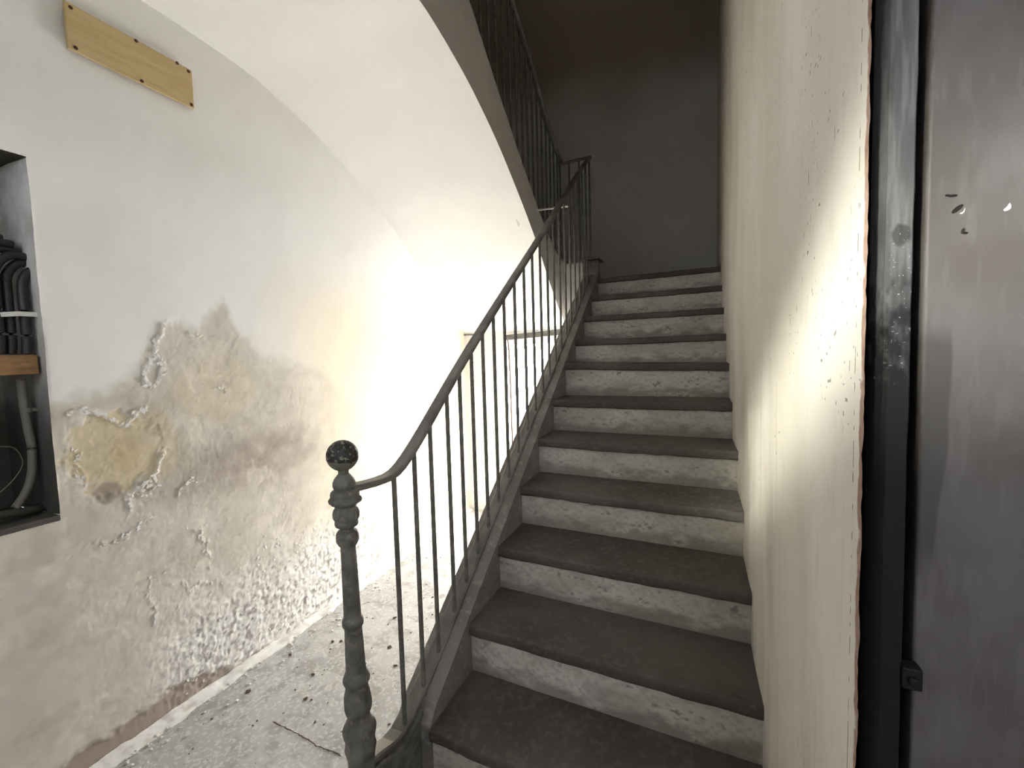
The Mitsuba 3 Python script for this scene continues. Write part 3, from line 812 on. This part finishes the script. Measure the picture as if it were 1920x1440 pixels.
RP = [(0.862, 1.196), (0.907, 1.192), (0.964, 1.186), (1.021, 1.184), (1.060, 1.190), (1.090, 1.203), (1.12, 1.221), (1.186, 1.267), (1.303, 1.357), (1.419, 1.447), (1.648, 1.615), (1.941, 1.822), (2.331, 2.094), (2.751, 2.394), (3.16, 2.690), (3.56, 2.977), (3.80, 3.13)]
rp = spline([(X_BAL, a, b) for a, b in RP], 110)
flat = np.array([(math.copysign(abs(math.cos(t)) ** 0.45, math.cos(t)) * 0.0205, math.copysign(abs(math.sin(t)) ** 0.6, math.sin(t)) * 0.0095) for t in np.linspace(0, 2 * np.pi, 20, endpoint=False)])
add(RAIL + '__handrail', tube(rp, 1.0, section=flat), 'mat_rail', 40, label='flat grey handrail')
rz_at = lambda y: float(np.interp(y, rp[:, 1], rp[:, 2]))
BP = [(0.868, 0.452), (0.93, 0.437), (0.98, 0.418), (1.02, 0.408), (1.06, 0.418), (1.10, 0.436)] + [(yy, nose_line(yy) + HS + 0.006) for yy in np.linspace(1.20, 3.78, 14)]
bp = spline([(X_BAL - 0.012, a, b) for a, b in BP], 80)
lowbar = np.array([(-.026, -.008), (.026, -.008), (.026, .004), (.020, .008), (-.020, .008), (-.026, .004)])
add(RAIL + '__bottom_rail', tube(bp, 1.0, section=lowbar), 'mat_rail', label='flat bar that carries the balusters')
skz = [(0.885, 0.205), (0.885, 0.436), (0.93, 0.424), (0.98, 0.405), (1.02, 0.396), (1.06, 0.404), (1.115, 0.43), (1.115, 0.205)]
add(RAIL + '__skirt_plate', prism_x(skz, X_BAL - 0.034, X_BAL + 0.026), 'mat_iron', label='dark plate under the curl of the bottom bar')
by_at = lambda y: float(np.interp(y, bp[:, 1], bp[:, 2]))
BY = [1.056, 1.160, 1.255, 1.370, 1.467, 1.568, 1.673, 1.786, 1.908, 2.042, 2.178] + [2.178 + 0.1335 * i for i in range(1, 12)]
for i, y in enumerate(BY):
    add(num(RAIL + '__baluster', i), tube([(X_BAL, y, by_at(y) - 0.012), (X_BAL, y, (by_at(y) + rz_at(y)) / 2), (X_BAL, y, rz_at(y) - 0.004)], 0.0072, 10), 'mat_iron', 40)
add(RAIL + '__corner_post', tube([(X_BAL, 3.79, 2.30), (X_BAL, 3.79, 2.7), (X_BAL, 3.79, 3.135)], 0.0085, 10), 'mat_iron', 40)
add(RAIL + '__brace', tube([(X_UP - 0.01, 3.13, 2.556), (-0.95, 3.13, 2.552), (X_BAL - 0.002, 3.13, 2.55)], 0.0065, 8), 'mat_pale_iron', 40, label='short pale rod tying the balusters to the upper flight')
tag(RAIL, label='dark iron stair railing with round balusters and a ball-topped newel post', cat='railing')

# ------------------------------------------------------------------ upper railing with its short piece across the landing edge
UR = 'stair_railing_001'
X_U2 = -1.065
U2 = [(0.95, 4.98), (2.76, 3.735), (2.99, 3.615), (3.20, 3.49), (3.376, 3.378), (3.57, 3.265), (3.70, 3.20), (3.80, 3.145)]
u2 = spline([(X_U2, a, b) for a, b in U2], 70)
u2[:, 0] += 0.006 * np.sin(u2[:, 1] * 7) * sst(3.0, 3.5, u2[:, 1])
add(UR + '__handrail', tube(u2, 1.0, section=flat), 'mat_rail', 40)
lp = np.array([(X_U2 - 0.01, 3.795, 3.125), (-0.95, 3.797, 3.131), (X_BAL + 0.016, 3.80, 3.138)])
add(UR + '__landing_rail', tube(lp, 1.0, section=flat * 0.85), 'mat_rail', 40)
uz = lambda y: float(np.interp(y, u2[:, 1], u2[:, 2]))
cz = lambda y: float(np.interp(y, up_curve[:, 0], up_curve[:, 1]))
for i in range(27):
    y = 3.72 - 0.102 * i
    add(num(UR + '__baluster', i), tube([(X_U2, y, cz(y) - 0.01), (X_U2, y, 0.5 * (cz(y) + uz(y))), (X_U2, y, uz(y) - 0.003)], 0.0075, 8), 'mat_iron', 40)
for i, x in enumerate((X_U2, -0.985, -0.90)):
    add(num(UR + '__baluster', 27 + i), tube([(x, 3.80, 2.30), (x, 3.80, 2.7), (x, 3.80, 3.125)], 0.0075, 8), 'mat_iron', 40)
tag(UR, label='dark iron railing of the upper flight, in shadow above the vault', cat='railing')

# ------------------------------------------------------------------ tan board on the left wall
BY0, BY1, BZ0, BZ1 = 0.966, 1.408, 2.662, 2.828
bd = rbox(XL + 0.012, XL + 0.022, BY0, BY1, BZ0, BZ1, 0.004)
add('wall_board', bd, 'mat_board', 30, label='tan rectangular board screwed high on the left wall', cat='board')
NAILS = [(0.985, 2.812), (1.19, 2.822), (1.392, 2.815), (0.99, 2.676), (1.20, 2.672), (1.395, 2.674), (1.345, 2.824)]
for i, (y, z) in enumerate(NAILS):
    s = lathe([(0.0065, 0), (0.0065, 0.002), (0.005, 0.004), (0.002, 0.005), (0.0003, 0.0052)], 14)
    s.apply_transform(trimesh.transformations.rotation_matrix(math.pi / 2, (0, 1, 0)))
    s.apply_translation((XL + 0.0215, y, z))
    add(num('wall_board__screw', i), s, 'mat_rust', 30, **({'label': 'rusty brown screw'} if i == 0 else {}))

# ------------------------------------------------------------------ what hangs in the niche
for i in range(6):
    x = -2.150 - 0.020 * (i % 2) - 0.010 * (i // 2)
    y = 0.815 - 0.031 * i
    top = 1.865 + 0.020 * i
    pts = [(x, y - 0.004, 1.572), (x, y, 1.63), (x, y, 1.72), (x - 0.004, y + 0.002, top - 0.06), (x - 0.008, y + 0.02 + 0.003 * i, top - 0.012), (x - 0.012, y + 0.045 + 0.006 * i, top + 0.006), (x - 0.016, min(NY1 + 0.012, y + 0.075 + 0.012 * i), top + 0.004)]
    c = tube(spline(pts, 40), 0.0142, 12)
    add(num('power_cable', i), c, 'mat_black_rubber', 40, label=('thick black cable bent over in the wall niche, ' + ('nearest the jamb', 'second from the jamb', 'third from the jamb', 'fourth from the jamb', 'fifth from the jamb', 'farthest from the jamb')[i]), cat='cable', group='black cables strapped together in the wall niche')
for i in range(2):
    pts = [(-2.235 - 0.01 * i, 0.715 - 0.035 * i, 1.30), (-2.235, 0.715 - 0.035 * i, 1.7), (-2.23, 0.72 - 0.035 * i, 2.075 - 0.02 * i)]
    add(num('riser_cable', i), tube(spline(pts, 20), 0.016, 12), 'mat_black_rubber', 40, label='straight black cable rising at the back of the wall niche, ' + ('nearer the jamb', 'farther from the jamb')[i], cat='cable', group='straight cables at the back of the niche')
strap = []
tie = tube(spline([(-2.127, 0.842, 1.708), (-2.128, 0.80, 1.708), (-2.134, 0.77, 1.705), (-2.145, 0.755, 1.703)], 30), 1.0, section=np.array([(-.0012, -.008), (.0012, -.008), (.0012, .008), (-.0012, .008)]))
add('cable_tie', tie, 'mat_white_strap', label='white strap round the black cables in the wall niche', cat='strap')
add('wooden_block', rbox(-2.185, -2.128, 0.715, 0.832, 1.500, 1.568, 0.006), 'mat_block', 30, label='small brown wooden block wedged under the black cables in the niche', cat='wooden block')
add('wooden_block__metal_end', rbox(-2.183, -2.132, 0.64, 0.716, 1.505, 1.56, 0.006), 'mat_grey_pipe', 30, label='grey metal sleeve')
pts = [(-2.19, 0.805, 1.485), (-2.19, 0.806, 1.40), (-2.19, 0.810, 1.32), (-2.19, 0.816, 1.24), (-2.19, 0.812, 1.17), (-2.188, 0.800, 1.115), (-2.185, 0.778, 1.070), (-2.18, 0.755, 1.04)]
add('conduit_pipe', tube(spline(pts, 50), 0.0125, 14), 'mat_grey_pipe', True, label='pale grey conduit curving down below the wooden block', cat='pipe')
cl = lathe([(0.0155, -0.008), (0.0155, 0.008), (0.0125, 0.008)], 16)
cl.apply_translation((-2.19, 0.811, 1.375))
add('conduit_pipe__clip', cat_mesh(cl, rbox(-2.20, -2.18, 0.815, 0.842, 1.368, 1.382, 0.002)), 'mat_grey_pipe', 30, label='clip at the wall')
pts = [(-2.17, 0.45, 1.022), (-2.17, 0.60, 1.03), (-2.17, 0.70, 1.032), (-2.175, 0.775, 1.024), (-2.19, 0.815, 1.018), (-2.23, 0.835, 1.016)]
add('conduit_pipe_001', tube(spline(pts, 40), 0.0135, 14), 'mat_dark_pipe', True, label='dark pipe lying along the bottom of the wall niche', cat='pipe')
pts = [(-2.20, 0.60, 1.25), (-2.19, 0.70, 1.262), (-2.20, 0.77, 1.25), (-2.22, 0.80, 1.19), (-2.22, 0.74, 1.10), (-2.2, 0.66, 1.06)]
add('thin_wire', tube(spline(pts, 50), 0.0022, 6), 'mat_grey_pipe', True, label='thin looping wire in front of the niche back', cat='wire')

# ------------------------------------------------------------------ old door at the right, with its black frame
D = 'door_1'
Y_LEAF = 0.600
sel = 0.024
post = prism_x([(0, 0), (1, 0), (1, 1)], 0, 1)


def post_mesh():
    zs_ = np.arange(0, 2.62, 0.02)
    x0, x1, y0, y1 = 0.1845, 0.2065, 0.590, 0.64
    prof = np.array([(x0, y1), (x0, y0 + 0.004), (x0 + 0.003, y0), (x1 - 0.0016, y0 - 0.001), (x1, y0 + 0.001), (x1, y1)])
    V = []
    for z in zs_:
        w = meshkit.fbm(np.array([[z * 25, 0, 0], [z * 25, 9, 0]]), 3, 91) - 0.5
        p = prof.copy()
        p[1:3, 0] += 0.002 * w[0]
        p[3:5, 0] += 0.0012 * w[1]
        V.append(np.c_[p, np.full(len(p), z)])
    V = np.concatenate(V)
    n = len(prof)
    f = []
    for i in range(len(zs_) - 1):
        for j in range(n):
            a, b = i * n + j, i * n + (j + 1) % n
            f += [(a, b, b + n), (a, b + n, a + n)]
    m = trimesh.Trimesh(V, np.array(f), process=False)
    return m


add(D + '__post', post_mesh(), 'mat_frame', label='black painted frame post')
add(D + '__rebate', cat_mesh(box(XR + 0.006, 0.222, 0.66, 0.70, 0, 2.7), box(0.224, 1.16, 0.66, 0.70, 0, 2.7), box(XR + 0.005, 1.16, 0.58, 0.70, 2.58, 5.0)), 'mat_black')
lf = rbox(0.2195, 1.10, Y_LEAF, Y_LEAF + 0.04, 0.0, 2.57, 0.004)


def gouge(x, z, rx, rz, ang, depth=0.012):
    s = trimesh.creation.icosphere(2, 1.0)
    s.apply_scale((rx, depth, rz))
    s.apply_transform(trimesh.transformations.rotation_matrix(ang, (0, 1, 0)))
    s.apply_translation((x, Y_LEAF, z))
    return s


holes = [gouge(0.2445, 1.654, 0.0058, 0.0022, -0.7), gouge(0.2495, 1.6315, 0.0016, 0.003, 0.2, 0.006), gouge(0.2515, 1.6293, 0.0022, 0.0013, 0.0, 0.006), gouge(0.2365, 1.6685, 0.0022, 0.0012, 0.2, 0.006), gouge(0.2405, 1.6675, 0.004, 0.0014, 0.0, 0.006)]
lf2 = trimesh.boolean.difference([lf] + holes, engine='manifold')
add(D, lf2, 'mat_door_leaf', 25, kind='structure', label='old dark grey door leaf with lock holes at the right edge')
for i, h in enumerate(holes):
    h2 = h.copy()
    v = np.array(h2.vertices)
    c = v.mean(0)
    v = c + (v - c) * 1.02
    v[:, 1] = np.maximum(v[:, 1], Y_LEAF + 0.0012)
    h2.vertices = v
    h2.invert()
    add(num(D + '__lock_hole', i), h2, 'mat_hole')


def chip_mesh(pts, seed, th=0.0006, y=None):
    r = np.random.default_rng(seed)
    g = sg.Polygon(pts).buffer(0.0002)
    m = trimesh.creation.extrude_polygon(g, th, engine='earcut')
    v = np.array(m.vertices)
    m.vertices = np.stack([v[:, 0], (Y_LEAF if y is None else y) - v[:, 2] + 0.0002, v[:, 1]], -1)
    m.fix_normals()
    return m


add(D + '__bare_wood', cat_mesh(chip_mesh([(0.279, 1.648), (0.2815, 1.6505), (0.2835, 1.654), (0.2845, 1.651), (0.2842, 1.6485), (0.2822, 1.647), (0.280, 1.6468)], 1), chip_mesh([(0.2463, 1.6490), (0.2492, 1.6512), (0.2502, 1.6540), (0.2495, 1.6500), (0.248, 1.6485)], 2)), 'mat_raw_wood', label='pale chips where the paint is gone')
lat = cat_mesh(rbox(0.206, 0.2235, 0.585, 0.603, 1.148, 1.172, 0.002), rbox(0.2105, 0.2175, 0.580, 0.586, 1.156, 1.164, 0.002))
add(D + '__latch', lat, 'mat_frame', 30, label='small black latch plate')

# ------------------------------------------------------------------ crumbs of plaster and dry dirt on the floor
rr = np.random.default_rng(5)


def crumb(r, seed, flatness=0.5):
    q = np.random.default_rng(seed)
    m = trimesh.creation.icosphere(1, 1.0)
    v = np.array(m.vertices)
    v *= (0.65 + 0.6 * q.random((len(v), 1)))
    v *= np.array([r * (0.7 + 0.8 * q.random()), r * (0.7 + 0.8 * q.random()), r * flatness])
    m.vertices = v
    m.apply_transform(trimesh.transformations.rotation_matrix(q.random() * 6.28, (0, 0, 1)))
    return m


BITS = [(-1.64, 2.08, 0.012), (-1.95, 1.62, 0.010), (-1.82, 1.78, 0.012), (-1.78, 1.80, 0.009), (-1.50, 1.85, 0.011), (-1.38, 1.74, 0.010), (-1.22, 1.78, 0.010), (-1.72, 1.55, 0.011), (-1.45, 1.52, 0.011), (-1.63, 1.42, 0.010), (-1.92, 1.36, 0.013), (-1.30, 2.15, 0.010), (-1.12, 1.95, 0.010), (-1.10, 1.62, 0.010), (-1.55, 2.35, 0.010), (-1.25, 2.45, 0.010)]
dust = []
for i, (x, y, r) in enumerate(BITS):
    m = crumb(0.8 * r, 3000 + i, 0.35)
    m.apply_translation((x, y, 0.003 + r * 0.12))
    dust.append(m)
for i in range(520):
    y = 1.0 + 2.6 * rr.random() ** 0.9
    x = -2.04 + 1.12 * rr.random() ** 1.25
    r = 0.0012 + 0.0034 * rr.random() ** 3
    m = crumb(r, i)
    m.apply_translation((x, y, 0.0022 + r * 0.2))
    dust.append(m)
add('floor_dirt', cat_mesh(*dust), 'mat_crumb', label='dark grains of dirt scattered over the pale passage floor', kind='stuff', cat='dirt')
pale = []
for i in range(260):
    y = 0.85 + 1.9 * rr.random()
    x = XL + 0.05 + 0.16 * rr.random() ** 2
    r = 0.002 + 0.005 * rr.random() ** 2
    m = crumb(r, 900 + i, 0.7)
    m.apply_translation((x, y, 0.003 + r * 0.3))
    pale.append(m)
add('plaster_grit', cat_mesh(*pale), 'mat_crumb_pale', label='white plaster grit along the foot of the left wall', kind='stuff', cat='grit')
